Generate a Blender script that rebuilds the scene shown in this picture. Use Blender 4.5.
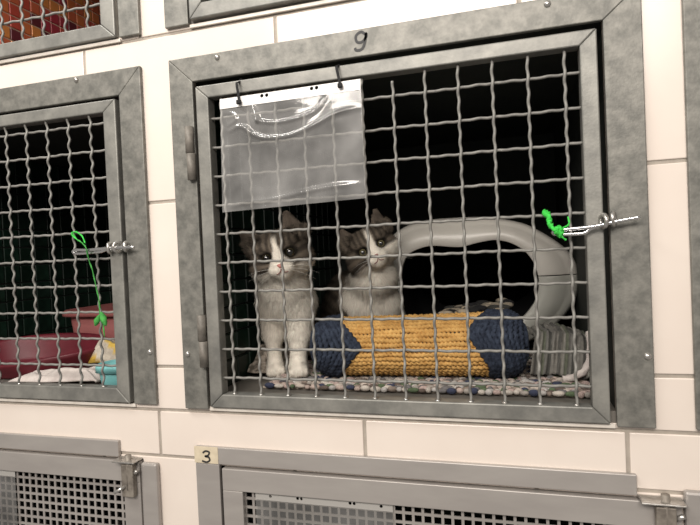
import bpy, bmesh, math, random
import numpy as np
from mathutils import Vector, Matrix
random.seed(7); rng = np.random.default_rng(7)
PI = math.pi
for o in list(bpy.data.objects): bpy.data.objects.remove(o, do_unlink=True)
SC = bpy.context.scene; COL = SC.collection

# ------------------------------------------------------------------ camera
CAMF = 535.5; YAW, PITCH, ROLL = 0.2817, -0.0164, -0.0441
CP = Vector((0.458, -0.8244, 0.2064))
_f = Vector((-math.sin(YAW)*math.cos(PITCH), math.cos(YAW)*math.cos(PITCH), math.sin(PITCH)))
_r0 = Vector((math.cos(YAW), math.sin(YAW), 0)); _u0 = _r0.cross(_f)
_r = math.cos(ROLL)*_r0 + math.sin(ROLL)*_u0; _u = -math.sin(ROLL)*_r0 + math.cos(ROLL)*_u0
cam_d = bpy.data.cameras.new('camera'); cam = bpy.data.objects.new('camera', cam_d); COL.objects.link(cam)
cam_d.sensor_width = 36; cam_d.lens = CAMF/700*36; cam_d.clip_start = 0.01
M = Matrix((( _r.x,_u.x,-_f.x,CP.x),(_r.y,_u.y,-_f.y,CP.y),(_r.z,_u.z,-_f.z,CP.z),(0,0,0,1)))
cam.matrix_world = M; SC.camera = cam
def ray(u, v): return _f + _r*((u-350)/CAMF) - _u*((v-262.5)/CAMF)
def bp(u, v, Y=0.0):
    d = ray(u, v); return CP + d*((Y-CP.y)/d.y)
def bpl(u, v, P0, F, dist=0.0):
    d = ray(u, v); return CP + d*(((P0-CP).dot(F)+dist)/d.dot(F))

# ------------------------------------------------------------------ light
W = bpy.data.worlds.new('room_light'); SC.world = W; W.use_nodes = True
W.node_tree.nodes['Background'].inputs[0].default_value = (1.0, 0.93, 0.86, 1)
W.node_tree.nodes['Background'].inputs[1].default_value = 0.24
def area(name, loc, target, sx, sy, power, col):
    l = bpy.data.lights.new(name, 'AREA'); l.shape = 'RECTANGLE'; l.size = sx; l.size_y = sy; l.energy = power; l.color = col
    o = bpy.data.objects.new(name, l); COL.objects.link(o); o.location = loc
    o.rotation_euler = (Vector(target)-Vector(loc)).to_track_quat('-Z', 'Y').to_euler(); return o
area('ceiling_lamp', (-0.60, -0.75, 1.60), (-0.25, 0, 0.4), 1.2, 0.25, 17, (1.0, 0.965, 0.91))
area('ceiling_lamp', (0.25, -2.40, 1.50), (0.2, 0, 0.1), 2.0, 0.7, 70, (1.0, 0.925, 0.85))
SC.view_settings.view_transform = 'Standard'; SC.view_settings.look = 'None'
SC.view_settings.gamma = 1; SC.view_settings.use_curve_mapping = False
SC.view_settings.exposure = 0.32

# ------------------------------------------------------------------ materials
def srgb(r, g, b):
    f = lambda c: (c/255/12.92) if c/255 <= 0.04045 else ((c/255+0.055)/1.055)**2.4
    return (f(r), f(g), f(b))
def mat(name, col, rough=0.5, metal=0.0, col2=None, nscale=20, detail=4, bump=0.0, bscale=80, spec=0.5, stretch=None, attr=None, coat=0, contrast=(0.35, 0.65), sss=0, bdist=0.002):
    m = bpy.data.materials.new(name); m.use_nodes = True; nt = m.node_tree; N = nt.nodes; L = nt.links
    b = N['Principled BSDF']; b.inputs['Roughness'].default_value = rough; b.inputs['Metallic'].default_value = metal
    b.inputs['Specular IOR Level'].default_value = spec; b.inputs['Coat Weight'].default_value = coat
    b.inputs['Base Color'].default_value = (*col, 1)
    tc = N.new('ShaderNodeTexCoord'); src = tc.outputs['Object']
    if stretch:
        mp = N.new('ShaderNodeMapping'); mp.inputs['Scale'].default_value = stretch; L.new(src, mp.inputs[0]); src = mp.outputs[0]
    base = None
    if attr:
        a = N.new('ShaderNodeAttribute'); a.attribute_name = attr; base = a.outputs['Color']; L.new(base, b.inputs['Base Color'])
    if col2:
        n = N.new('ShaderNodeTexNoise'); n.inputs['Scale'].default_value = nscale; n.inputs['Detail'].default_value = detail; n.inputs['Roughness'].default_value = 0.6
        L.new(src, n.inputs['Vector'])
        rp = N.new('ShaderNodeValToRGB'); rp.color_ramp.elements[0].position = contrast[0]; rp.color_ramp.elements[1].position = contrast[1]
        rp.color_ramp.elements[0].color = (*col, 1); rp.color_ramp.elements[1].color = (*col2, 1)
        L.new(n.outputs['Fac'], rp.inputs['Fac'])
        if base:
            mx = N.new('ShaderNodeMix'); mx.data_type = 'RGBA'; mx.blend_type = 'MULTIPLY'; mx.inputs[0].default_value = 1
            L.new(base, mx.inputs[6]); L.new(rp.outputs[0], mx.inputs[7]); L.new(mx.outputs[2], b.inputs['Base Color'])
        else: L.new(rp.outputs['Color'], b.inputs['Base Color'])
    if bump:
        n2 = N.new('ShaderNodeTexNoise'); n2.inputs['Scale'].default_value = bscale; n2.inputs['Detail'].default_value = 3; L.new(src, n2.inputs['Vector'])
        bm_ = N.new('ShaderNodeBump'); bm_.inputs['Strength'].default_value = bump; bm_.inputs['Distance'].default_value = bdist
        L.new(n2.outputs['Fac'], bm_.inputs['Height']); L.new(bm_.outputs[0], b.inputs['Normal'])
    return m
MT = {}
MT['tile'] = mat('glazed_cream_tile', (0.72, 0.645, 0.58), 0.22, col2=(0.69, 0.61, 0.545), nscale=6, bump=0.05, bscale=9)
MT['grout'] = mat('grout', (0.40, 0.36, 0.31), 0.9, col2=(0.32, 0.28, 0.24), nscale=40, bump=0.3)
MT['galv'] = mat('galvanised_steel', (0.122, 0.121, 0.109), 0.5, 0.3, col2=(0.218, 0.212, 0.190), nscale=55, detail=8, bump=0.12, bscale=260)
MT['galv_door'] = mat('galvanised_steel_bar', (0.155, 0.154, 0.142), 0.48, 0.3, col2=(0.255, 0.25, 0.227), nscale=26, detail=8, bump=0.12, bscale=260)
MT['wire'] = mat('galvanised_wire', (0.155, 0.15, 0.14), 0.6, 0.15, col2=(0.25, 0.245, 0.225), nscale=60, bump=0.15, bscale=300)
MT['zinc'] = mat('zinc_bright', (0.55, 0.54, 0.52), 0.28, 0.8, col2=(0.40, 0.38, 0.35), nscale=90)
MT['chrome'] = mat('polished_pin', (0.8, 0.8, 0.8), 0.15, 1.0)
MT['hinge'] = mat('hinge_steel', (0.12, 0.11, 0.095), 0.6, 0.2, col2=(0.21, 0.19, 0.165), nscale=60)
MT['steel'] = mat('brushed_stainless', (0.37, 0.345, 0.325), 0.42, 0.4, col2=(0.42, 0.395, 0.37), nscale=7, stretch=(1, 1, 4))
MT['rust'] = mat('dirty_steel', (0.16, 0.14, 0.12), 0.6, 0.4, col2=(0.30, 0.27, 0.23), nscale=50, bump=0.3, bscale=150)
MT['silicone'] = mat('sealant', (0.72, 0.68, 0.62), 0.5, col2=(0.60, 0.55, 0.49), nscale=30)
MT['green_tile'] = mat('green_glazed_tile', (0.006, 0.020, 0.013), 0.35, attr='tint', col2=(1, 1, 1), nscale=8)
MT['grout_dark'] = mat('dark_grout', (0.010, 0.013, 0.010), 0.9)
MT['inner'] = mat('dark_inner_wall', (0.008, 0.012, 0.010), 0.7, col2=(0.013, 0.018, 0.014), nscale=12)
MT['mosaic_grout'] = mat('pale_grout', (0.60, 0.42, 0.30), 0.9)
MT['cagefloor'] = mat('cage_floor_tile', (0.13, 0.12, 0.105), 0.5, col2=(0.18, 0.165, 0.145), nscale=14)
MT['ink'] = mat('black_marker', (0.018, 0.018, 0.02), 0.6)
MT['label'] = mat('paper_sticker', (0.62, 0.54, 0.40), 0.6, col2=(0.52, 0.45, 0.33), nscale=70)
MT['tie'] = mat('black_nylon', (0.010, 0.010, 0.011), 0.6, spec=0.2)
MT['strip'] = mat('white_plastic_strip', (0.82, 0.80, 0.78), 0.3)
MT['strip_grey'] = mat('grey_plastic_strip', (0.40, 0.39, 0.37), 0.4)
MT['green'] = mat('green_yarn', (0.03, 0.45, 0.04), 0.7, col2=(0.05, 0.66, 0.08), nscale=200, bump=0.6, bscale=900)
MT['green2'] = mat('green_string', (0.030, 0.22, 0.035), 0.75, col2=(0.06, 0.36, 0.06), nscale=120, bump=0.6, bscale=900)
MT['gold'] = mat('gold_rope', (0.46, 0.245, 0.065), 0.85, col2=(0.66, 0.40, 0.13), nscale=45, bump=0.6, bscale=700)
MT['navy'] = mat('navy_rope', (0.006, 0.011, 0.026), 0.85, col2=(0.030, 0.043, 0.072), nscale=110, bump=0.6, bscale=700)
MT['hood'] = mat('white_plastic', (0.52, 0.50, 0.455), 0.35, col2=(0.47, 0.45, 0.41), nscale=9)
MT['hood_base'] = mat('grey_white_plastic', (0.40, 0.40, 0.36), 0.4, col2=(0.36, 0.36, 0.325), nscale=9)
MT['pink'] = mat('pink_plastic', srgb(160, 98, 96), 0.5, col2=srgb(146, 88, 86), nscale=12)
MT['maroon'] = mat('maroon_plastic', srgb(108, 32, 44), 0.5, col2=srgb(92, 25, 36), nscale=12)
MT['towel'] = mat('white_towel', (0.66, 0.60, 0.56), 0.95, col2=(0.52, 0.46, 0.43), nscale=30, bump=0.6, bscale=300)
MT['turq'] = mat('turquoise_plastic', srgb(128, 190, 190), 0.45, col2=srgb(112, 176, 177), nscale=20)
MT['attr_cloth'] = mat('woven_cloth', (1, 1, 1), 0.95, attr='tint', bump=0.7, bscale=400, col2=(0.75, 0.75, 0.75), nscale=120)
MT['crumple'] = mat('speckled_blanket', (0.10, 0.085, 0.065), 0.95, col2=(0.42, 0.36, 0.30), nscale=75, detail=6, bump=0.8, bscale=250, stretch=(1, 1, 1.8), contrast=(0.42, 0.62))
MT['eye'] = mat('eye', (1, 1, 1), 0.08, attr='tint', coat=1)
MT['nose'] = mat('kitten_nose', (0.50, 0.20, 0.17), 0.45)
MT['nose_dark'] = mat('kitten_nose_dark', (0.22, 0.09, 0.08), 0.45)
MT['whisker'] = mat('whisker', (0.8, 0.78, 0.72), 0.4)
MT['skin'] = mat('kitten_coat', (1, 1, 1), 0.95, attr='tint', spec=0.1)
def fur_mat():
    m = bpy.data.materials.new('kitten_fur'); m.use_nodes = True; nt = m.node_tree; N = nt.nodes; L = nt.links
    b = N['Principled BSDF']; b.inputs['Roughness'].default_value = 0.8; b.inputs['Specular IOR Level'].default_value = 0.15
    a = N.new('ShaderNodeAttribute'); a.attribute_name = 'tint'; L.new(a.outputs['Color'], b.inputs['Base Color'])
    n = N.new('ShaderNodeAttribute'); n.attribute_name = 'nrm'; L.new(n.outputs['Vector'], b.inputs['Normal'])
    return m
MT['fur'] = fur_mat()
def film_mat(lo, hi):
    m = bpy.data.materials.new('clear_plastic_film'); m.use_nodes = True; nt = m.node_tree; N = nt.nodes; L = nt.links
    N.remove(N['Principled BSDF']); out = N['Material Output']
    t = N.new('ShaderNodeBsdfTransparent'); t.inputs[0].default_value = (0.93, 0.93, 0.92, 1)
    d = N.new('ShaderNodeBsdfDiffuse'); d.inputs[0].default_value = (0.85, 0.84, 0.82, 1)
    g = N.new('ShaderNodeBsdfGlossy'); g.inputs['Roughness'].default_value = 0.13; g.inputs[0].default_value = (1, 1, 1, 1)
    tc = N.new('ShaderNodeTexCoord'); nz = N.new('ShaderNodeTexNoise'); nz.inputs['Scale'].default_value = 16; nz.inputs['Detail'].default_value = 3
    L.new(tc.outputs['Object'], nz.inputs['Vector'])
    mr = N.new('ShaderNodeMapRange'); mr.inputs[1].default_value = 0.3; mr.inputs[2].default_value = 0.7; mr.inputs[3].default_value = lo; mr.inputs[4].default_value = hi
    L.new(nz.outputs['Fac'], mr.inputs[0])
    m1 = N.new('ShaderNodeMixShader'); L.new(mr.outputs[0], m1.inputs[0]); L.new(t.outputs[0], m1.inputs[1]); L.new(d.outputs[0], m1.inputs[2])
    fr = N.new('ShaderNodeFresnel'); fr.inputs[0].default_value = 1.6
    m2 = N.new('ShaderNodeMixShader'); L.new(fr.outputs[0], m2.inputs[0]); L.new(m1.outputs[0], m2.inputs[1]); L.new(g.outputs[0], m2.inputs[2])
    L.new(m2.outputs[0], out.inputs[0]); return m
MT['film'] = film_mat(0.10, 0.24); MT['film_thin'] = film_mat(0.05, 0.15)

# ------------------------------------------------------------------ object helpers
def tag(o, label=None, cat=None, group=None, kind=None):
    if label: o['label'] = label
    if cat: o['category'] = cat
    if group: o['group'] = group
    if kind: o['kind'] = kind
    return o
def thing(name, loc, label, cat, group=None, kind=None):
    o = bpy.data.objects.new(name, None); COL.objects.link(o); o.location = loc; o.empty_display_size = 0.02
    return tag(o, label, cat, group, kind)
def wloc(o):
    l = Vector((0, 0, 0))
    while o: l += Vector(o.location); o = o.parent
    return l
def link(name, me, m=None, parent=None, loc=None):
    o = bpy.data.objects.new(name, me); COL.objects.link(o)
    if m and not me.materials: me.materials.append(m)
    if parent: o.parent = parent
    if loc is not None: o.location = Vector(loc)-wloc(parent)
    return o
def mk(name, verts, faces, m, parent=None, smooth=False, tint=None, origin=None):
    """verts in world space; baked relative to parent (parents only translate)"""
    off = wloc(parent); v = np.asarray([tuple(p) for p in verts], dtype=float) if not isinstance(verts, np.ndarray) else verts
    me = bpy.data.meshes.new(name)
    if parent is None and origin is None and len(v):
        origin = Vector((float((v[:,0].min()+v[:,0].max())/2), float((v[:,1].min()+v[:,1].max())/2), float(v[:,2].min())))
    loc = Vector(origin) if origin is not None else off
    v = v-np.array(loc)
    me.from_pydata(v.tolist() if not isinstance(v, list) else v, [], faces if isinstance(faces, list) else faces.tolist()); me.update()
    if tint is not None:
        a = me.color_attributes.new('tint', 'FLOAT_COLOR', 'POINT')
        t = np.ones((len(v), 4), dtype=np.float32); t[:, :3] = np.asarray(tint); a.data.foreach_set('color', t.ravel())
    if smooth: me.polygons.foreach_set('use_smooth', [True]*len(me.polygons))
    if m: me.materials.append(m)
    o = bpy.data.objects.new(name, me); COL.objects.link(o)
    if parent: o.parent = parent
    o.location = loc-off if parent else loc
    return o
BOXF = [(0,1,3,2),(4,6,7,5),(0,4,5,1),(2,3,7,6),(0,2,6,4),(1,5,7,3)]
def boxv(x0, x1, y0, y1, z0, z1): return [(x, y, z) for x in (x0, x1) for y in (y0, y1) for z in (z0, z1)]
def bevel(o, w, seg=2, ang=40):
    b = o.modifiers.new('edge', 'BEVEL'); b.width = w; b.segments = seg; b.limit_method = 'ANGLE'; b.angle_limit = math.radians(ang); return o
def box(name, x0, x1, y0, y1, z0, z1, m, parent=None, bev=0):
    o = mk(name, boxv(x0, x1, y0, y1, z0, z1), BOXF, m, parent)
    if bev: bevel(o, bev)
    return o
def frames(path, closed=False):
    P = [Vector(p) for p in path]; n = len(P); T = []
    for i in range(n):
        a = P[(i-1) % n] if (closed or i > 0) else P[i]; b = P[(i+1) % n] if (closed or i < n-1) else P[i]
        T.append((b-a).normalized())
    up = Vector((0, 0, 1)) if abs(T[0].z) < 0.9 else Vector((0, 1, 0))
    nrm = (up-T[0]*up.dot(T[0])).normalized(); out = []
    for i in range(n):
        nrm = (nrm-T[i]*nrm.dot(T[i]))
        nrm = nrm.normalized() if nrm.length > 1e-6 else Vector((1, 0, 0))
        out.append((P[i], nrm.copy(), T[i].cross(nrm)))
    return out
def tube_geo(path, rad, sides=8, closed=False, rfun=None, cap=True):
    fr = frames(path, closed); n = len(fr); V = []; F = []
    for i, (p, a, b) in enumerate(fr):
        r = rad[i] if hasattr(rad, '__len__') else rad
        for k in range(sides):
            t = 2*PI*k/sides; rr = r*(rfun(t, i) if rfun else 1)
            V.append(p+a*(rr*math.cos(t))+b*(rr*math.sin(t)))
    m = n if closed else n-1
    for i in range(m):
        for k in range(sides):
            j = (i+1) % n; F.append((i*sides+k, i*sides+(k+1) % sides, j*sides+(k+1) % sides, j*sides+k))
    if cap and not closed:
        F.append(tuple(range(sides-1, -1, -1))); F.append(tuple((n-1)*sides+k for k in range(sides)))
    return V, F
def tube(name, path, rad, m, parent=None, sides=8, closed=False, rfun=None):
    V, F = tube_geo(path, rad, sides, closed, rfun); return mk(name, V, F, m, parent, True)
def smooth_path(pts, n=8):
    P = [Vector(p) for p in pts]; out = []
    for i in range(len(P)-1):
        p0 = P[max(i-1, 0)]; p1 = P[i]; p2 = P[i+1]; p3 = P[min(i+2, len(P)-1)]
        for k in range(n):
            t = k/n
            out.append(0.5*((2*p1)+(p2-p0)*t+(2*p0-5*p1+4*p2-p3)*t*t+(3*p1-p0-3*p2+p3)*t**3))
    out.append(P[-1]); return out
def merge(geos):
    V = []; F = []
    for v, f in geos:
        o = len(V); V += list(v); F += [tuple(i+o for i in q) for q in f]
    return V, F
def uvs(c, rx, ry, rz, nu=16, nv=10):
    V = [(c[0], c[1], c[2]+rz)]
    for j in range(1, nv):
        for i in range(nu):
            a = PI*j/nv; t = 2*PI*i/nu; V.append((c[0]+rx*math.sin(a)*math.cos(t), c[1]+ry*math.sin(a)*math.sin(t), c[2]+rz*math.cos(a)))
    V.append((c[0], c[1], c[2]-rz)); F = []
    for i in range(nu): F.append((0, 1+i, 1+(i+1) % nu))
    for j in range(nv-2):
        for i in range(nu):
            a = 1+j*nu+i; b = 1+j*nu+(i+1) % nu; F.append((a, a+nu, b+nu, b))
    l = len(V)-1; s = 1+(nv-2)*nu
    for i in range(nu): F.append((l, s+(i+1) % nu, s+i))
    return V, F
def grid_noise(n=64):
    g = rng.random((n, n)); return g
_NG = grid_noise()
def vn(x, y):
    xi = math.floor(x); yi = math.floor(y); fx = x-xi; fy = y-yi; fx = fx*fx*(3-2*fx); fy = fy*fy*(3-2*fy); g = _NG
    a = g[xi % 64, yi % 64]; b = g[(xi+1) % 64, yi % 64]; c = g[xi % 64, (yi+1) % 64]; d = g[(xi+1) % 64, (yi+1) % 64]
    return (a*(1-fx)+b*fx)*(1-fy)+(c*(1-fx)+d*fx)*fy

# ------------------------------------------------------------------ the tiled wall
WY = 0.008                                     # tile face
PX, PZ = 0.804, 0.671                          # pitch of the cage columns and rows
CAGES = {'main': (0, 0), 'left': (-PX, 0), 'upper_left': (-PX, PZ), 'upper': (0, PZ), 'right': (0.797, 0)}
OPEN = [(-0.056+dx, 0.603+dx, -0.052+dz, 0.522+dz) for dx, dz in CAGES.values()]
OPEN += [(-0.925, -0.196, -0.74, -0.156), (-0.041, 0.680, -0.74, -0.156), (0.836, 1.557, -0.74, -0.156)]
wall = thing('wall_front', (0, WY, -0.9), 'cream glazed tile wall holding the rows of cages', 'wall', kind='structure')
def cut_cells(x0, x1, z0, z1):
    xs = sorted({x0, x1, *[x for o in OPEN for x in o[:2] if x0 < x < x1]}); zs = sorted({z0, z1, *[z for o in OPEN for z in o[2:] if z0 < z < z1]})
    for i in range(len(xs)-1):
        for j in range(len(zs)-1):
            cx = (xs[i]+xs[i+1])/2; cz = (zs[j]+zs[j+1])/2
            if not any(o[0] < cx < o[1] and o[2] < cz < o[3] for o in OPEN): yield xs[i], xs[i+1], zs[j], zs[j+1]
def slab(name, x0, x1, z0, z1, y0, y1, m, parent, bev=0):
    bm = bmesh.new(); off = wloc(parent)
    for a, b, c, d in cut_cells(x0, x1, z0, z1):
        bm.faces.new([bm.verts.new(Vector(p)-off) for p in ((a, y1, c), (b, y1, c), (b, y1, d), (a, y1, d))])
    if not bm.faces: bm.free(); return None
    bmesh.ops.remove_doubles(bm, verts=bm.verts, dist=1e-5)
    r = bmesh.ops.extrude_face_region(bm, geom=list(bm.faces))
    for v in [g for g in r['geom'] if isinstance(g, bmesh.types.BMVert)]: v.co.y += y0-y1
    bmesh.ops.dissolve_limit(bm, angle_limit=0.01, verts=bm.verts, edges=bm.edges)
    bmesh.ops.recalc_face_normals(bm, faces=bm.faces)
    me = bpy.data.meshes.new(name); bm.to_mesh(me); bm.free(); me.materials.append(m)
    o = bpy.data.objects.new(name, me); COL.objects.link(o); o.parent = parent
    if bev: bevel(o, bev, 2)
    return o
XA, ZA, XB, ZB = -1.45, -0.80, 1.62, 1.36
slab('grout_bed', XA, XB, ZA, ZB, WY+0.0022, WY+0.012, MT['grout'], wall)
ROWS = [(-0.80, -0.440, 0.104), (-0.440, -0.1465, 0.104), (-0.1465, -0.062, 0.229), (-0.062, 0.017, -0.281), (0.017, 0.314, -0.281), (0.314, 0.609, -0.281),
        (0.609, 0.904, 0.229), (0.904, 1.199, 0.104), (1.199, 1.36, 0.229)]
for z0, z1, xo in ROWS:
    k0 = math.floor((XA-xo)/0.3865)
    for k in range(k0, k0+11):
        a = max(XA, xo+0.3865*k); b = min(XB, xo+0.3865*(k+1))
        if b-a > 0.01: slab('wall_tile', a+0.0027, b-0.0027, z0+0.0027, z1-0.0027, WY, WY+0.008, MT['tile'], wall, 0.0014)

# ------------------------------------------------------------------ cage interiors
tile_me = {}
def tile_mesh(key, w, h, tint, m):
    if key not in tile_me:
        g = 0.0016; me = bpy.data.meshes.new('tile'); x = 0.003; b = 0.0015
        V = [(0, g, g), (0, w-g, g), (0, w-g, h-g), (0, g, h-g), (x, g+b, g+b), (x, w-g-b, g+b), (x, w-g-b, h-g-b), (x, g+b, h-g-b)]
        F = [(4, 5, 6, 7), (0, 1, 5, 4), (1, 2, 6, 5), (2, 3, 7, 6), (3, 0, 4, 7)]
        me.from_pydata(V, [], F); a = me.color_attributes.new('tint', 'FLOAT_COLOR', 'POINT')
        a.data.foreach_set('color', np.tile([*tint, 1], 8).astype(np.float32)); me.materials.append(m); tile_me[key] = me
    return tile_me[key]
DEP = 0.80
def interior(dx, dz, where, tiles=None, o=None):
    x0, x1, z0, z1 = o or (-0.056+dx, 0.603+dx, -0.052+dz, 0.522+dz); y0 = WY+0.012; fz = z0+0.017
    s = 'structure'
    wl = thing('wall_left', (x0, y0, z0), f'left side wall inside {where}', 'wall', kind=s)
    red = tiles == 'red'
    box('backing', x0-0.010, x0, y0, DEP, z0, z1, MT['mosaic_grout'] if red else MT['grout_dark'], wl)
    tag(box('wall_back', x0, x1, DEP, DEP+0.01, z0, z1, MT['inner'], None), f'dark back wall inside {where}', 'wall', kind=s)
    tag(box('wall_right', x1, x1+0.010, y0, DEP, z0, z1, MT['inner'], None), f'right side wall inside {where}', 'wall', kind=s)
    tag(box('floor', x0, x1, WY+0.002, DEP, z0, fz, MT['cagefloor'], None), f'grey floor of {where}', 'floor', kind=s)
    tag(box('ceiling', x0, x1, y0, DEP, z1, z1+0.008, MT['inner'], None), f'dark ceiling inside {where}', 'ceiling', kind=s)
    if tiles:
        w, h = (0.036, 0.036) if red else (0.050, 0.050)
        pal = [(0.72,0.20,0.07),(0.66,0.15,0.07),(0.45,0.05,0.07),(0.16,0.03,0.04),(0.78,0.28,0.08),(0.58,0.09,0.06)] if red else [(0.020,0.055,0.036),(0.026,0.070,0.046),(0.016,0.042,0.028),(0.030,0.066,0.048)]
        ny = int((DEP-y0)/w); nz = int((z1-fz)/h)
        m = MT['mosaic'] if red else MT['green_tile']
        for i in range(ny):
            for j in range(nz):
                if red and (not 0.12 < j*h < 0.50 or i*w < 0.20): continue
                c = rng.integers(len(pal))
                link('mosaic_tile', tile_mesh((tiles, int(c)), w, h, pal[c], m), None, wl, (x0, y0+i*w, fz+j*h))
MT['mosaic'] = mat('red_mosaic_glaze', (0.85, 0.85, 0.85), 0.35, attr='tint', col2=(1, 1, 1), nscale=9)
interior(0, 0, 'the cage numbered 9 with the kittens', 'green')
interior(-PX, 0, 'the cage with the maroon bed', 'green2')
interior(-PX, PZ, 'the cage with red and orange mosaic', 'red')
interior(0, PZ, 'the cage above the kittens')
interior(0.797, 0, 'the cage past the right stile')
for o_, w_ in zip(OPEN[5:], ('the perforated cage under the maroon bed', 'the cage numbered 3', 'the perforated cage beside cage 3')): interior(0, 0, w_, None, o_)

# ------------------------------------------------------------------ frames and wire doors
def mitre_bar(name, pts, y0, y1, m, parent, bev=0.0015):
    V = [(x, y0, z) for x, z in pts]+[(x, y1, z) for x, z in pts]
    F = [(0, 1, 2, 3), (7, 6, 5, 4), (0, 4, 5, 1), (1, 5, 6, 2), (2, 6, 7, 3), (3, 7, 4, 0)]
    o = mk(name, V, F, m, parent); bevel(o, bev, 2); return o
def screw(x, z, parent, y=0.0):
    V, F = uvs((x, y, z), 0.0052, 0.0042, 0.0052, 12, 8); o = mk('screw', V, F, MT['zinc'], parent, True); return o
def cage_frame(ox0, ox1, ix0, ix1, zt, it, zb, label, screws=()):
    t = thing('cage_frame', ((ox0+ox1)/2, WY, zb), label, 'cage frame', 'galvanised steel cage frames')
    mitre_bar('top_bar', [(ox0, zt), (ix0, it), (ix1, it), (ox1, zt)], 0.0, WY, MT['galv'], t)
    mitre_bar('side_bar', [(ox0, zb), (ix0, zb), (ix0, it), (ox0, zt)], 0.0, WY, MT['galv'], t)
    mitre_bar('side_bar', [(ix1, zb), (ox1, zb), (ox1, zt), (ix1, it)], 0.0, WY, MT['galv'], t)
    for x, z in screws: screw(x, z, t)
    return t
WIRES = {}
def wire_v(z0, z1, amp, key):
    k = ('v', round(z0, 4), round(z1, 4), amp)
    if k not in WIRES:
        n = int((z1-z0)/0.0032); P = []
        for i in range(n+1):
            z = z0+(z1-z0)*i/n; ph = 2*PI*(z+key)/0.025
            P.append((amp*math.sin(ph), -0.0010-0.0016*math.cos(ph), z-z0))
        V, F = tube_geo(P, 0.0023, 7); me = bpy.data.meshes.new('wire'); me.from_pydata([tuple(v) for v in V], [], F)
        me.polygons.foreach_set('use_smooth', [True]*len(me.polygons)); me.materials.append(MT['wire']); WIRES[k] = me
    return WIRES[k]
def wire_h(x0, x1, amp, key):
    k = ('h', round(x0, 4), round(x1, 4), round(key, 4), amp)
    if k not in WIRES:
        n = int((x1-x0)/0.005); P = []
        for i in range(n+1):
            x = x0+(x1-x0)*i/n; ph = 2*PI*(x-key)/0.05
            P.append((x-x0, 0.0016+0.0010*math.cos(ph), amp*math.sin(ph*2+0.6)+amp*0.8*math.sin(ph*0.37+x0)))
        V, F = tube_geo(P, 0.0023, 7); me = bpy.data.meshes.new('wire'); me.from_pydata([tuple(v) for v in V], [], F)
        me.polygons.foreach_set('use_smooth', [True]*len(me.polygons)); me.materials.append(MT['wire']); WIRES[k] = me
    return WIRES[k]
DY0, DY1, WIREY = -0.003, 0.020, 0.006
def cage_door(dx0, dx1, dz0, dz1, ix0, ix1, iz0, iz1, wx, wz, label, amp=0.0007, short=None, hinges=()):
    t = thing('cage_door', ((dx0+dx1)/2, 0.008, dz0), label, 'cage door', 'wire mesh cage doors')
    g = MT['galv_door']
    mitre_bar('top_rail', [(dx0, dz1), (ix0, iz1), (ix1, iz1), (dx1, dz1)], DY0, DY1, g, t, 0.002)
    mitre_bar('bottom_rail', [(dx0, dz0), (dx1, dz0), (ix1, iz0), (ix0, iz0)], DY0, DY1, g, t, 0.002)
    mitre_bar('stile', [(dx0, dz0), (ix0, iz0), (ix0, iz1), (dx0, dz1)], DY0, DY1, g, t, 0.002)
    mitre_bar('stile', [(ix1, iz0), (dx1, dz0), (dx1, dz1), (ix1, iz1)], DY0, DY1, g, t, 0.002)
    weld = []
    for i, x in enumerate(wx):
        top = iz1+0.002 if short != i else iz1-0.012
        link('wire', wire_v(iz0-0.002, top, amp, -iz0+wz[0]), None, t, (x, WIREY, iz0-0.002))
        weld.append(uvs((x, WIREY-0.001, iz0+0.0005), 0.0048, 0.0045, 0.0022, 8, 6))
    for z in wz: link('wire', wire_h(ix0-0.002, ix1+0.002, 0.0005, wx[0]), None, t, (ix0-0.002, WIREY, z))
    V, F = merge(weld); tag(mk('weld_beads', V, F, MT['zinc'], t, True), kind='stuff')
    for x, za, zb in hinges:
        zm = (za+zb)/2
        for a, b, dxx in ((za, zm-0.0006, 0.0007), (zm+0.0006, zb, -0.0007)):
            tube('hinge', [(x+dxx, -0.005, a), (x+dxx, -0.005, b)], 0.0076, MT['hinge'], t, 12)
    return t
r50 = lambda a, n: [a+0.05*i for i in range(n)]
FR = [(-0.094, 0.6473, -0.051, 0.6015, 0.5597, 0.5165, -0.053)]
H2 = lambda x, xb, dz: [(x, 0.346+dz, 0.438+dz), (xb, 0.021+dz, 0.111+dz)]
cage_frame(-0.0965, 0.6510, -0.051, 0.6015, 0.5597, 0.5165, -0.055, 'galvanised frame marked 9 around the kitten cage', [(0.0, 0.551), (0.53, 0.551), (-0.086, 0.042), (0.643, 0.046)])
main_door = cage_door(-0.0442, 0.593, -0.0506, 0.5062, -0.0203, 0.57, -0.0271, 0.4844, r50(0, 12), r50(0, 10), 'wire mesh door in front of the two kittens, plastic pocket hanging on it', 0.0007, 6, H2(-0.0575, -0.0515, 0))
cage_frame(-0.902, -0.1560, -0.859, -0.2030, 0.5590, 0.5120, -0.051, 'galvanised frame around the cage with the maroon bed', [(-0.294, 0.551), (-0.164, 0.045), (-0.85, 0.551), (-0.896, 0.045)])
cage_door(-0.852, -0.2100, -0.0490, 0.5060, -0.825, -0.2370, -0.0220, 0.4840, [-0.2725-0.05*i for i in range(11)][::-1], r50(0.0175, 10), 'wire mesh door of the cage with the maroon bed', 0.0014, None, H2(-0.858, -0.858, 0))
cage_frame(-0.900, -0.1530, -0.857, -0.1960, 1.231, 1.187, 0.615, 'galvanised frame around the red mosaic cage', [(-0.294, 1.223)])
cage_door(-0.850, -0.2020, 0.617, 1.177, -0.823, -0.2320, 0.643, 1.155, [-0.266-0.0505*i for i in range(11)][::-1], r50(0.685, 10), 'wire mesh door of the red mosaic cage', 0.0017, None, H2(-0.856, -0.856, 0.668))
cage_frame(-0.1000, 0.6430, -0.0535, 0.5985, 1.231, 1.187, 0.616, 'galvanised frame of the dark cage above the kitten cage', [(0.0, 1.223)])
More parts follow.
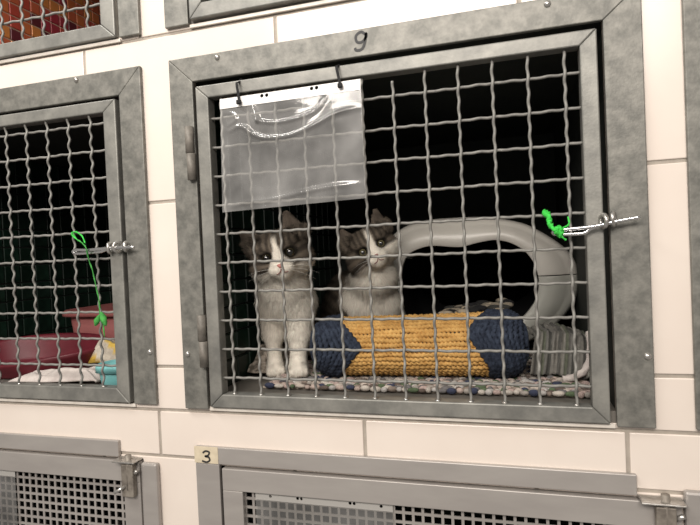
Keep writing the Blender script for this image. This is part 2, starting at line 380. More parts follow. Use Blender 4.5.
cage_door(-0.0490, 0.590, 0.6220, 1.177, -0.025, 0.567, 0.6480, 1.155, r50(-0.004, 12), r50(0.685, 10), 'wire mesh door of the dark cage above the kitten cage', 0.0010, None, H2(-0.0600, -0.0540, 0.668))
cage_frame(0.7005, 1.4480, 0.7460, 1.3985, 0.5597, 0.5165, -0.055, 'galvanised frame right of cage 9 across a strip of tile', [(0.80, 0.551)])
cage_door(0.7530, 1.390, -0.0506, 0.5062, 0.777, 1.367, -0.0271, 0.4844, r50(0.797, 12), r50(0, 10), 'wire mesh door right of cage 9 across a strip of tile', 0.0010, None, H2(0.7395, 0.7455, 0))
for i, (x0, x1, z) in enumerate(((-0.05, 0.60, -0.0555), (-0.855, -0.204, -0.0550), (-0.855, -0.197, 0.6120), (-0.053, 0.598, 0.6135), (0.747, 1.397, -0.0555))):
    tag(box(f'trim_{i+1}', x0, x1, 0.004, WY, z-0.003, z+0.003, MT['silicone'], None, 0.001), ['pale sealant strip under the kitten cage door', 'pale sealant strip under the door with the maroon bed', 'pale sealant strip under the red mosaic cage', 'pale sealant strip under the dark upper cage', 'pale sealant strip under the door right of cage 9'][i], 'trim', kind='structure')

# handwritten figures
def stroke(name, pts, w, m, parent, y):
    P = smooth_path([(x, y, z) for x, z in pts], 8); V = []; F = []
    for i, p in enumerate(P):
        a = P[max(i-1, 0)]; b = P[min(i+1, len(P)-1)]; t = (b-a).normalized(); n = Vector((-t.z, 0, t.x))*w/2
        V += [p+n, p-n, p-n+Vector((0, 0.0006, 0)), p+n+Vector((0, 0.0006, 0))]
    for i in range(len(P)-1):
        for k in range(4): F.append((i*4+k, i*4+(k+1) % 4, i*4+4+(k+1) % 4, i*4+4+k))
    F += [(3, 2, 1, 0), tuple(len(P)*4-4+k for k in range(4))]
    return mk(name, V, F, m, parent)
fr9 = [o for o in bpy.data.objects if o.get('label', '').startswith('galvanised frame marked 9')][0]
pts9 = [(365.5,34.5),(361,32),(356,36),(357,42),(362,42),(366,37),(366,33.5),(365,42),(362,49),(356.5,50.5),(355,48)]
stroke('painted_number', [(bp(u, v, 0)[0], bp(u, v, 0)[2]) for u, v in pts9], 0.0042, MT['ink'], fr9, -0.0006)

# ------------------------------------------------------------------ latches with green yarn
def pin(pts, label, y, rad=0.0029):
    return tag(tube('latch_pin', smooth_path([Vector(bp(u, v, y+dy)) for u, v, dy in pts], 6), rad, MT['chrome'], None, 8), label, 'latch pin', 'bent wire latch pins')
pin([(640,217,0),(615,221.5,0),(596,226,0),(575,228.5,0),(558,230,0.001),(553,232,0.004),(556,234,0.007),(572,234,0.006),(584,233,0.004),(590,229,0.003),(597,226.5,0.003)], 'bent wire latch pin through the rings on cage 9', -0.016)
pin([(134,247,0),(118,247.5,0),(104,248.5,0),(88,250,0),(76,250,0.001),(73,252,0.003),(77,253.5,0.004),(92,252.5,0.004),(101,251.5,0.003),(107,249,0.003)], 'bent wire latch pin through the rings beside the maroon bed cage', -0.016)
def ring(u, v, y, parent, r=0.0085, axis=0.3):
    c = bp(u, v, y); P = []
    for k in range(16):
        a = 2*PI*k/16; P.append(c+Vector((math.sin(axis)*math.cos(a)*r, -math.cos(axis)*math.cos(a)*r, math.sin(a)*r)))
    return tube('eyelet', P, 0.0034, MT['zinc'], parent, 8, True)
ring(603.5, 221, -0.011, main_door); ring(613.5, 219, -0.009, fr9, axis=-0.3)
ld = [o for o in bpy.data.objects if o.get('label', '') == 'wire mesh door of the cage with the maroon bed'][0]
lf = [o for o in bpy.data.objects if o.get('label', '').startswith('galvanised frame around the cage with the maroon')][0]
ring(110, 248, -0.010, ld); ring(118, 247, -0.010, ld, axis=-0.4); ring(126, 246.5, -0.009, lf, 0.0075)
def yarn(path, rad, seed, jit=0.0):
    rn = random.Random(seed); P = smooth_path(path, 6)
    return tube_geo([p+Vector((rn.uniform(-jit, jit), rn.uniform(-jit, jit), rn.uniform(-jit, jit))) for p in P], [rad*rn.uniform(0.8, 1.2) for _ in P], 6, False, lambda t, i: 1+0.25*math.cos(2*t-i*1.1))
gy = thing('green_yarn', bp(562, 230, -0.018), 'knotted green yarn tied to the latch pin of cage 9', 'yarn')
w = lambda u, v, y: Vector(bp(u, v, y))
V, F = yarn([w(545,213,-0.002), w(549,217,-0.012), w(549,222,-0.013), w(551,227,-0.016), w(556,229,-0.02), w(561,229,-0.022)], 0.0036, 3, 0.0007); mk('strand', V, F, MT['green'], gy, True)
V, F = yarn([w(545,211,0.008), w(544,214,-0.004), w(547,216,-0.004), w(548,213,0.004), w(546,211.5,0.010)], 0.0026, 4, 0.0004); mk('loop', V, F, MT['green'], gy, True)
kp_ = []
rn = random.Random(5)
for k in range(26):
    a = k*2.4; kp_.append(w(559+5.5*math.cos(a)*rn.uniform(0.5, 1), 230+4.2*math.sin(a)*rn.uniform(0.5, 1)+k*0.12, -0.019+0.007*math.sin(a*1.7)))
V, F = yarn(kp_, 0.0022, 6); mk('knot', V, F, MT['green'], gy, True)
V, F = merge([yarn([w(558,233,-0.02), w(562,237,-0.022), w(566,240,-0.020)], 0.0014, 8), yarn([w(563,228,-0.02), w(569,224,-0.012), w(568,217,-0.006)], 0.0014, 9), yarn([w(557,232,-0.02), w(560,238,-0.022)], 0.0012, 10)]); mk('loose_end', V, F, MT['green'], gy, True)
gs = thing('green_string', bp(100, 320, -0.012), 'thin green string with a bow hanging by the maroon bed cage latch', 'string')
V, F = yarn([w(73,233,0.0), w(76,238,-0.010), w(82,243,-0.014), w(86,248,-0.022), w(89,260,-0.014), w(93,272,-0.012), w(96,287,-0.012), w(99,300,-0.012), w(100,316,-0.012)], 0.0011, 11, 0.0003); mk('strand', V, F, MT['green2'], gs, True)
V, F = yarn([w(85,243,-0.015), w(82,236,-0.010), w(76,232,-0.004), w(72,233,0.008), w(73,236,-0.008), w(79,241,-0.012)], 0.0014, 12); mk('loop', V, F, MT['green'], gs, True)
def leaf(u0, v0, u1, v1, wd):
    a = w(u0, v0, -0.012); b = w(u1, v1, -0.016)
    return tube_geo([a+(b-a)*(k/10) for k in range(11)], [wd*math.sin(PI*(0.06+0.9*k/10))**0.8 for k in range(11)], 8, False, lambda t, i: 1+0.12*math.cos(3*t-i))
for q in ((99.5,315,95,326,0.0052), (101,312,106,326,0.0058), (103,320,104.5,338,0.0014)):
    V, F = leaf(*q); mk('bow_loop', V, F, MT['green2'], gs, True)

# ------------------------------------------------------------------ clear pocket on the main door
PY = -0.0095
pc = thing('plastic_pocket', bp(290, 160, PY), 'clear plastic document pocket tied to the kitten cage door', 'plastic pocket')
TL, TR, BR, BL = [Vector(bp(*p, PY)) for p in ((220,99.5),(360.5,79),(366,198),(222.5,212.5))]
def pk(s, t): return (TL*(1-s)+TR*s)*(1-t)+(BL*(1-s)+BR*s)*t
def inv(u, v):
    p = Vector(bp(u, v, PY)); best = None
    s = (p.x-TL.x)/(TR.x-TL.x)
    for _ in range(4):
        top = TL*(1-s)+TR*s; bot = BL*(1-s)+BR*s; t = (p.z-top.z)/(bot.z-top.z); l = TL*(1-t)+BL*t; r = TR*(1-t)+BR*t; s = (p.x-l.x)/(r.x-l.x)
    return s, t
def crease(pts): return np.array([[q.x, q.y] for q in smooth_path([Vector((*inv(u, v), 0)) for u, v in pts], 26)])*np.array([0.255, 0.185])
CREASES = [(crease([(222,128),(229,131),(238,127),(245,128),(253,134),(263,138),(275,138),(290,136),(308,129),(325,120),(338,113),(352,109),(362,107)]), 0.0032, 0.0040),
           (crease([(258,121),(270,123),(285,122),(300,118),(314,112),(322,104),(328,93)]), 0.0024, 0.0034),
           (crease([(250,103),(255,112),(258,121)]), 0.004, 0.004),
           (crease([(228,208),(245,203),(270,200),(300,193),(330,187),(365,183)]), 0.0020, 0.0042),
           (crease([(220,113),(232,114),(236,120),(228,126)]), 0.003, 0.004)]
NS, NT = 190, 140; V = []; T0 = 0.083
ST = np.array([[(s, T0+(1-T0)*t) for s in np.linspace(0, 1, NS)] for t in np.linspace(0, 1, NT)]).reshape(-1, 2); Q = ST*np.array([0.255, 0.185])
disp = np.zeros(len(Q))
for C, amp, wd in CREASES:
    d = np.sqrt(((Q[:, None, :]-C[None])**2).sum(-1)).min(1); disp += amp*np.exp(-(d/wd)**2)
for (s, t), dd, q in zip(ST, disp, Q):
    soft = 0.0025*(vn(q[0]*28+3, q[1]*28+9)-0.5)+0.004*math.exp(-((t-0.30)/0.16)**2)*math.sin(PI*s)
    p = pk(s, t); edge = min(1, 6*s, 6*(1-s), 8*(t-T0)+0.25); V.append(p+Vector((0, -(dd*edge+soft*edge), 0)))
F = [(j*NS+i, (j+1)*NS+i, (j+1)*NS+i+1, j*NS+i+1) for j in range(NT-1) for i in range(NS-1)]
mk('film', V, F, MT['film'], pc, True)
def punched_strip(name, a, b, dn, holes, hr, m, parent, y):
    """flat strip from a to b (world), dropping by vector dn, with round holes at (distance, drop)"""
    ex = (b-a).normalized(); ez = dn.normalized(); L = (b-a).length; H = dn.length
    cu = bpy.data.curves.new('s', 'CURVE'); cu.dimensions = '2D'; cu.fill_mode = 'BOTH'; cu.extrude = 0.0003
    def sp(pts):
        s = cu.splines.new('POLY'); s.points.add(len(pts)-1); s.use_cyclic_u = True
        for p, q in zip(s.points, pts): p.co = (q[0], q[1], 0, 1)
    sp([(0, 0), (L, 0), (L, H), (0, H)])
    for hx, hz in holes: sp([(hx+hr*math.cos(k*PI/7), hz+hr*math.sin(k*PI/7)) for k in range(14)])
    tmp = bpy.data.objects.new('t', cu); COL.objects.link(tmp)
    dg = bpy.context.evaluated_depsgraph_get(); me0 = bpy.data.meshes.new_from_object(tmp.evaluated_get(dg))
    vs = [a+ex*v.co.x+ez*v.co.y+Vector((0, v.co.z+y, 0)) for v in me0.vertices]; fs = [tuple(p.vertices) for p in me0.polygons]
    bpy.data.objects.remove(tmp, do_unlink=True); bpy.data.meshes.remove(me0)
    return mk(name, vs, fs, m, parent)
HS = [(inv(u, v)[0]*0.2555, inv(u, v)[1]*0.185-0.001) for u, v in ((260.5,96.8),(265.2,96.2),(308.2,89.8),(313,89))]
punched_strip('header_strip', TL, TR, (BL-TL)*T0*1.06, HS, 0.0030, MT['strip'], pc, -0.0008)
for (u0, v0), (u1, v1), nm in (((237,83.5),(239.5,102.5),'black cable tie holding the pocket by its hinge side corner'), ((336.5,67),(340.5,86),'black cable tie holding the pocket by its far corner')):
    a = w(u0, v0, -0.012); b = w(u1, v1, -0.013)
    t = thing('cable_tie', b, nm, 'cable tie')
    zt, zb = a.z, b.z; xx = lambda k: a.x+(b.x-a.x)*k
    P = [(xx(0), -0.0045, zt+0.004), (xx(0), -0.0125, zt), (xx(0.5), -0.0130, (zt+zb)/2), (xx(1), -0.0125, zb), (xx(1), -0.006, zb-0.001), (xx(1), 0.012, (zt*0.3+zb*0.7)), (xx(0.5), 0.0235, (zt+zb)/2+0.006), (xx(0), 0.0235, zt+0.006), (xx(0), 0.004, 0.5095)]
    V = []; F = []; P = smooth_path(P, 4); n = len(P)
    for p in P: V += [p+Vector((-0.0022, 0, 0)), p+Vector((0.0022, 0, 0)), p+Vector((0.0022, -0.0009, 0.0006)), p+Vector((-0.0022, -0.0009, 0.0006))]
    for i in range(n):
        j = (i+1) % n
        for k in range(4): F.append((i*4+k, i*4+(k+1) % 4, j*4+(k+1) % 4, j*4+k))
    mk('strap', V, F, MT['tie'], t)
    box('lock_head', b.x-0.0038, b.x+0.0038, -0.0185, -0.0125, b.z-0.0035, b.z+0.0035, MT['tie'], t, 0.001)

# ------------------------------------------------------------------ stainless cages of the lower row
def perf_sheet(x0, x1, z0, z1, pitch, hole, y, parent):
    nx = int((x1-x0)/pitch); nz = int((z1-z0)/pitch); mx = (x1-x0-nx*pitch)/2; xs = [x0]; 
    for i in range(nx): c = x0+mx+(i+0.5)*pitch; xs += [c-hole/2, c+hole/2]
    xs.append(x1); zs = [z1]
    for j in range(nz): c = z1-(j+0.62)*pitch; zs += [c+hole/2, c-hole/2]
    zs.append(z0); n = len(xs)
    V = [(x, y, z) for z in zs for x in xs]+[(x, y+0.0022, z) for z in zs for x in xs]; o = n*len(zs); F = []
    for j in range(len(zs)-1):
        for i in range(n-1):
            a = j*n+i; q = (a, a+1, a+n+1, a+n)
            if i % 2 == 1 and j % 2 == 1:
                for e, f in ((0, 1), (1, 2), (2, 3), (3, 0)): F.append((q[f], q[e], q[e]+o, q[f]+o))
            else: F.append((q[3], q[2], q[1], q[0])); F.append(tuple(k+o for k in q))
    return mk('perforated_sheet', V, F, MT['steel'], parent)
def steel_cage(x0, xe, x1, label_f, label_d, label_l, sz=-0.1575):
    """x0 outer left, xe header end, x1 outer right"""
    m = MT['steel']; zt = -0.1215
    t = thing('steel_cage_frame', ((x0+x1)/2, WY, -0.75), label_f, 'cage frame', 'stainless cage frames')
    box('header_bar', x0, xe, 0.0, WY, -0.1510, zt, m, t, 0.0012)
    box('side_bar', x0, x0+0.0465, 0.0, WY, -0.75, -0.1513, m, t, 0.0012)
    box('side_bar', x1-0.034, x1, -0.004, WY, -0.75, sz, m, t, 0.004)
    box('bottom_bar', x0+0.0468, x1-0.0345, 0.0, WY, -0.75, -0.715, m, t, 0.0012)
    d = thing('perforated_door', ((x0+x1)/2, 0.008, -0.705), label_d, 'cage door', 'perforated steel cage doors')
    dx0, dx1 = x0+0.0525, x1-0.0375; ix0, ix1, iz0, iz1 = dx0+0.038, dx1-0.036, -0.665, -0.1950; zt2 = -0.1570
    mitre_bar('top_rail', [(dx0, zt2), (dx0, iz1), (dx1, iz1), (dx1, zt2)], -0.002, 0.016, m, d, 0.0012)
    mitre_bar('bottom_rail', [(dx0, -0.705), (dx1, -0.705), (dx1, iz0), (dx0, iz0)], -0.002, 0.016, m, d, 0.0012)
    mitre_bar('stile', [(dx0, iz0), (ix0, iz0), (ix0, iz1), (dx0, iz1)], -0.002, 0.016, m, d, 0.0012)
    mitre_bar('stile', [(ix1, iz0), (dx1, iz0), (dx1, iz1), (ix1, iz1)], -0.002, 0.016, m, d, 0.0012)
    perf_sheet(ix0-0.002, ix1+0.002, iz0-0.002, iz1+0.002, 0.0155, 0.0112, 0.009, d)
    # latch: bracket plate, bolt through it, housing and thumb screws below
    l = thing('bolt_latch', (x1-0.06, -0.002, -0.22), label_l, 'latch', 'bolt latches on the stainless doors')
    pa, pb = xe+0.001, x1-0.0355
    box('bracket_plate', pa, pb, -0.020, WY-0.0005, -0.1545, -0.1510, MT['zinc'], l, 0.0015)
    c = (pa+pb)/2+0.004
    tube('bolt', [(c, -0.009, -0.205), (c, -0.009, -0.142)], 0.0058, MT['rust'], l, 12)
    box('housing', c-0.013, c+0.012, -0.0145, -0.0025, -0.218, -0.158, MT['rust'], l, 0.002)
    tube('thumb_pin', [(c-0.020, -0.026, -0.206), (c-0.004, -0.012, -0.198)], 0.0032, MT['zinc'], l, 8)
    tube('thumb_pin', [(c+0.012, -0.008, -0.176), (c+0.021, -0.014, -0.168)], 0.0036, MT['zinc'], l, 8)
    return t, d
steel_cage(-0.957, -0.2435, -0.1600, 'stainless frame of the lower cage beneath the maroon bed', 'perforated steel door beneath the cage with the maroon bed', 'bolt latch on the perforated door beneath the maroon bed')
f3, d3 = steel_cage(-0.0810, 0.6240, 0.7160, 'stainless frame marked 3 beneath the kitten cage', 'perforated steel door of cage 3 beneath the kittens', 'bolt latch at the far end of the cage 3 door', -0.1385)
steel_cage(0.7960, 1.501, 1.593, 'stainless frame next to cage 3 past its latch', 'perforated steel door next to cage 3 past its latch', 'bolt latch next to cage 3 door on the further cage')
tagm = box('number_sticker', -0.0820, -0.0355, -0.0008, 0.0002, -0.1500, -0.1210, MT['label'], f3)
stroke('painted_number', [(bp(u, v, 0)[0], bp(u, v, 0)[2]) for u, v in ((203,452.5),(206,450.8),(209.5,452),(208.5,455),(205.5,456),(209,457),(210,460),(207,461.8),(202.5,460.5))], 0.0030, MT['ink'], f3, -0.0016)
def low_pocket(x0, x1, z1, label, holes, smudge=True):
    t = thing('plastic_pocket', ((x0+x1)/2, 0.006, z1-0.2), label, 'plastic pocket')
    punched_strip('header_strip', Vector((x0, 0.0055, z1)), Vector((x1, 0.0055, z1)), Vector((0, 0, -0.0165)), holes, 0.0026, MT['strip_grey'], t, 0)
    n = 24; V = []; F = []
    for j in range(n+1):
        for i in range(n+1):
            s = i/n; q = j/n; V.append((x0+(x1-x0)*s, 0.0050-0.003*math.sin(PI*s)*math.sin(PI*q)*vn(s*6+x0*9, q*6), z1-0.0165-0.18*q))
    for j in range(n):
        for i in range(n): a = j*(n+1)+i; F.append((a, a+n+1, a+n+2, a+1))
    mk('film', V, F, MT['film_thin'], t, True)
low_pocket(0.030, 0.271, -0.1925, 'clear plastic pocket lying against the perforated cage 3 door', [(0.028+0.0, 0.009), (0.078, 0.0085), (0.085, 0.0085), (0.170, 0.0085), (0.177, 0.0085), (0.222, 0.009)])
low_pocket(-0.745, -0.4970, -0.1925, 'clear plastic pocket on the perforated door beneath the maroon bed', [(0.06, 0.0085), (0.067, 0.0085), (0.170, 0.0085), (0.177, 0.0085)])

# ------------------------------------------------------------------ inside the kitten cage
FZ = -0.035
def cloth_grid(name, x0, x1, y0, y1, hf, nx, ny, m, parent=None, tintf=None, floor=FZ):
    V = []; T = []
    for j in range(ny+1):
        for i in range(nx+1):
            s = i/nx; t = j/ny; x, y, z = hf(s, t); V.append((x, y, z))
            if tintf: T.append(tintf(s, t))
    F = [(j*(nx+1)+i, j*(nx+1)+i+1, (j+1)*(nx+1)+i+1, (j+1)*(nx+1)+i) for j in range(ny) for i in range(nx)]
    o = mk(name, V, F, m, parent, True, T if tintf else None)
    s = o.modifiers.new('thick', 'SOLIDIFY'); s.thickness = 0.004; s.offset = -1 
    return o
# rag rug: a base with many short cloth tufts
rug = thing('rag_rug', (0.28, 0.3, FZ), 'rag rug of mixed pale pink grey and navy tufts on the kitten cage floor', 'rug')
box('rug_base', 0.020, 0.595, 0.072, 0.70, FZ+0.0002, FZ+0.005, MT['crumple'], rug, 0.002)
PAL = [(0.66,0.60,0.53),(0.62,0.54,0.47),(0.55,0.42,0.38),(0.42,0.38,0.34),(0.20,0.19,0.19),(0.05,0.06,0.11),(0.12,0.17,0.09),(0.60,0.57,0.54),(0.30,0.24,0.20),(0.60,0.48,0.42),(0.16,0.12,0.10)]
tufts = []; tt = []
yrow = 0.068
while yrow < 0.40:
    x = 0.02+rng.random()*0.01
    while x < 0.588:
        L = 0.008+0.012*rng.random(); c = PAL[rng.integers(len(PAL))]
        v, f = uvs((x+L/2, yrow+0.004*(rng.random()-0.5), FZ+0.0062+0.002*rng.random()), L*0.56, 0.0050, 0.0038+0.002*rng.random(), 7, 5)
        tufts.append((v, f)); tt += [tuple(0.78*k for k in c)]*len(v); x += L*0.98
    yrow += 0.0078
V, F = merge(tufts); tag(mk('tufts', V, F, MT['attr_cloth'], rug, True, tt), kind='stuff')
# crumpled blanket bunched in the corner by the first kitten
def hcr(s, t):
    x = -0.050+0.075*s; y = 0.150+0.22*t
    e = min(1, 5*s+0.25, 3.5*(1-s), 5*t, 4*(1-t)); e = max(0, e)
    z = FZ+0.012+e*(0.018+0.026*vn(s*4+1, t*5)+0.018*abs(math.sin(7*s+9*t+3*vn(s*3, t*3)))+0.008*vn(s*14, t*16)); return x, y, z
tag(cloth_grid('crumpled_blanket', 0, 0, 0, 0, hcr, 44, 60, MT['crumple']), 'speckled brown blanket bunched up beside the kitten by the wall', 'blanket')
# grey striped blanket at the far corner by the latch side
STR = [(0.19,0.18,0.16),(0.10,0.097,0.088),(0.23,0.22,0.195),(0.12,0.13,0.095),(0.17,0.165,0.15),(0.07,0.07,0.063),(0.21,0.20,0.18)]
def hst(s, t):
    x = 0.492+0.100*s+0.012*math.sin(3*t); a = t
    y = 0.150+0.03*math.sin(PI*s*1.2)*(1-t)+0.17*t**1.3-0.012*math.sin(PI*s)
    z = FZ+0.012+0.066*math.sin(min(1, t*2.2)*PI/2)*(0.72+0.28*math.sin(PI*min(1, s*0.75+0.15)))
    r = 0.0018*math.sin(2*PI*s*9)+0.004*vn(s*12, t*5); return x, y-r*(1 if t < 0.5 else 0), z+r+0.006*vn(s*5, t*8)
sb = thing('striped_blanket', (0.53, 0.2, FZ), 'grey ribbed striped blanket slumped beside the navy end of the bolster', 'blanket')
cloth_grid('cloth', 0, 0, 0, 0, hst, 90, 50, MT['attr_cloth'], sb, lambda s, t: STR[int(s*18+0.3*vn(s*20, t*7)) % 7])
tube('edging', smooth_path([(0.592, 0.165, 0.055), (0.590, 0.150, 0.020), (0.580, 0.140, -0.005), (0.560, 0.136, -0.017), (0.545, 0.138, -0.021)], 8), 0.006, MT['towel'], sb, 8, rfun=lambda t, i: 1+0.15*math.cos(3*t-i))

# bolster wrapped in gold rope with navy rope ends
A = Vector((0.103, 0.146, 0.031)); B = Vector((0.485, 0.174, 0.033)); AX = (B-A).normalized(); LEN = (B-A).length
E1 = Vector((-AX.y, AX.x, 0)).normalized(); E1 = -E1; E2 = Vector((0, 0, 1))      # E1 toward the door
RB = 0.0475
def prof(s):
    d = min(s, LEN-s); e = 0.040
    return (RB+0.004*(s/LEN)**2)*(1 if d > e else math.sqrt(max(0.0, 1-((e-d)/e)**2*0.72)))
def cyl(s, th, r): return A+AX*s+(E1*math.cos(th)+E2*math.sin(th))*r
bol = thing('rope_bolster', (A+B)/2-Vector((0, 0, RB+0.006)), 'gold rope bolster with navy rope ends lying before the kittens', 'bolster')
ns = 40; V = []; F = []
for i in range(ns+1):
    s = LEN*i/ns
    for k in range(28): V.append(cyl(s, 2*PI*k/28, prof(s)-0.001))
for i in range(ns):
    for k in range(28): F.append((i*28+k, i*28+(k+1) % 28, (i+1)*28+(k+1) % 28, (i+1)*28+k))
F += [tuple(range(28)), tuple(ns*28+27-k for k in range(28))]
mk('core', V, F, MT['navy'], bol, True)
def chev(th, thf, amp): return amp*max(0, 1-abs((th-thf+PI) % (2*PI)-PI)/1.05)
WL, WR = (0.006, 0.046, 0.12, 9, 0.0053), (0.006, 0.036, 0.50, 11, 0.0053)       # end offset, chevron depth, its angle, turns, turn width
NR = 38
for k in range(NR):
    th = 2*PI*k/NR; n = 220; ph = rng.random()*6
    sa = WL[0]+WL[3]*WL[4]+chev(th, WL[2], WL[1])-0.010; sb_ = LEN-(WR[0]+WR[3]*WR[4]+chev(th, WR[2], WR[1]))+0.010
    P = [cyl(sa+(sb_-sa)*i/n, th+0.02*math.sin(i*0.08+ph), prof(sa+(sb_-sa)*i/n)+0.0026+0.0006*math.sin(i*0.2+ph*2)) for i in range(n+1)]
    tube('gold_rope', P, 0.0047, MT['gold'], bol, 7, False, lambda t, i: 1+0.27*math.cos(2*t-i*0.85+ph))
def navy_wrap(spec, sgn):
    e, amp, thf, count, wdt = spec
    for q in range(count):
        P = []; n = 110; ph = rng.random()*6
        for k in range(n):
            th = 2*PI*k/n; s = e+wdt*q+chev(th, thf, amp)*min(1, (q+1.0)/count*1.15); s = min(max(s, 0.001), LEN-0.001)
            if sgn < 0: s = LEN-s
            P.append(cyl(s, th, prof(s)+0.0066+0.0012*math.sin(5*th+ph)))
        tube('navy_rope', P, 0.0052, MT['navy'], bol, 7, True, lambda t, i: 1+0.30*math.cos(2*t-i*2*PI*36/110))
navy_wrap(WL, 1); navy_wrap(WR, -1)
for s, sg in ((0.004, -1), (LEN-0.004, 1)):
    P = []
    for k in range(110):
        r = 0.032*(1-k/110)+0.002; th = k*0.36; P.append(cyl(s+sg*(0.004+0.004*(k/110)), th, r))
    tube('end_coil', P, 0.0045, MT['navy'], bol, 6, False, lambda t, i: 1+0.2*math.cos(2*t-i*1.3))

# hooded litter box
HY = 0.365
hb = thing('hooded_litter_box', (0.36, HY+0.15, FZ), 'white hooded litter box with a wavy entrance behind the bolster', 'litter box')
op = [(400,300),(400,275),(402.5,262),(408,253),(420,247),(433,244.5),(450,245.5),(462,245.5),(475,242),(490,239),(500,239),(512,242),(525,249.5),(535,262),(540,278),(539.5,292),(535,304),(524,318),(505,330),(470,336),(430,334),(408,322)]
opw = [bp(u, v, HY) for u, v in op]
ou = [(388,300),(387,275),(388,255),(393,238),(408,227),(428,221.5),(450,219.5),(470,218.5),(490,219),(508,221.5),(526,226),(545,236),(560,246),(570,256),(576,269),(577,285),(573,300),(562,316),(545,331),(515,343),(450,347),(400,338)]
ouw = [bp(u, v, HY+0.045) for u, v in ou]
def closed_spline(P, n):
    m = len(P); out = []
    for i in range(m):
        p0, p1, p2, p3 = P[i-1], P[i], P[(i+1) % m], P[(i+2) % m]
        for k in range(n):
            t = k/n; out.append(0.5*((2*p1)+(p2-p0)*t+(2*p0-5*p1+4*p2-p3)*t*t+(3*p1-p0-3*p2+p3)*t**3))
    return out
OPC = closed_spline(opw, 5); OUC = closed_spline(ouw, 5); n = len(OPC)
cen = sum(OUC, Vector())/n
loops = []
loops.append([p+Vector((0, 0.010, 0)) for p in OPC]); loops.append([p+Vector((0, 0.002, 0)) for p in OPC])
for k in range(1, 9):
    q = k/9; yb = HY+0.045*(1-math.cos(q*PI/2)) + (0.005 if 0.34 < q < 0.6 else 0)
    L = []
    for a, b in zip(OPC, OUC):
        e = math.sin(q*PI/2); L.append(Vector((a.x+(b.x-a.x)*e, yb, a.z+(b.z-a.z)*e)))
    loops.append(L)
loops.append([Vector((b.x, HY+0.045, b.z)) for b in OUC])
for q, sc in ((0.15, 1.0), (0.28, 0.985), (0.33, 0.93), (0.35, 0.80)):
    loops.append([Vector((cen.x+(b.x-cen.x)*sc, HY+0.045+q, cen.z+(b.z-cen.z)*sc)) for b in OUC])
V = [p for L in loops for p in L]
zmin = FZ+0.006
V = [Vector((p.x, p.y, max(p.z, zmin))) for p in V]
F = [(i*n+k, i*n+(k+1) % n, (i+1)*n+(k+1) % n, (i+1)*n+k) for i in range(len(loops)-1) for k in range(n)]
F.append(tuple((len(loops)-1)*n+k for k in range(n-1, -1, -1)))
seam = bp(540, 276, HY).z
for nm, keep, m in (('hood', 1, MT['hood']), ('tray', -1, MT['hood_base'])):
    bm = bmesh.new(); vs = [bm.verts.new(v-wloc(hb)) for v in V]
    for f in F: bm.faces.new([vs[i] for i in f])
    r = bmesh.ops.bisect_plane(bm, geom=list(bm.verts)+list(bm.edges)+list(bm.faces), plane_co=Vector((0, 0, seam-FZ+keep*0.0009)), plane_no=(0, 0, 1), clear_outer=keep < 0, clear_inner=keep > 0)
    me = bpy.data.meshes.new(nm); bm.to_mesh(me); bm.free(); me.polygons.foreach_set('use_smooth', [True]*len(me.polygons))
    o = link(nm, me, m, hb); s = o.modifiers.new('thick', 'SOLIDIFY'); s.thickness = 0.0035; s.offset = 1; bevel(o, 0.0008, 1, 60)
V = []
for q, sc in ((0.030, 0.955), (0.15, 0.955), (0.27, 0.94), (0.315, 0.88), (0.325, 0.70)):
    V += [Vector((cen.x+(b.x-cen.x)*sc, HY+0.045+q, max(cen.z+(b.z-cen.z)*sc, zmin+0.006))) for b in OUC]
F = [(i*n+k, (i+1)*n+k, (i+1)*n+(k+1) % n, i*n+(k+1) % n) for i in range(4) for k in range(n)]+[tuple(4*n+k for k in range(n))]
mk('shade_lining', V, F, MT['tie'], hb, True)  # black inner shell added to stand in for the shade inside the hood
# pale pebbled litter / patterned cloth showing in the entrance
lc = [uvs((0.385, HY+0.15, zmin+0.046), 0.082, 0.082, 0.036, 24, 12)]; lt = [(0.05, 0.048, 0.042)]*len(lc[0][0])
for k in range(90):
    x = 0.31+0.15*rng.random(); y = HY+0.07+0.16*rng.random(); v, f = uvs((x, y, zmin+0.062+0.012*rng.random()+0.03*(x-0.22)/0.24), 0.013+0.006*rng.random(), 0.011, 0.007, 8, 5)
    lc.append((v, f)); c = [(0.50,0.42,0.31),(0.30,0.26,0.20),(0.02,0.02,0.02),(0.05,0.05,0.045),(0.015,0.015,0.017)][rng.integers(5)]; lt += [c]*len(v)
V, F = merge(lc); tag(mk('litter', V, F, MT['attr_cloth'], None, True, lt), 'speckled litter inside the white hooded box', 'litter', kind='stuff')

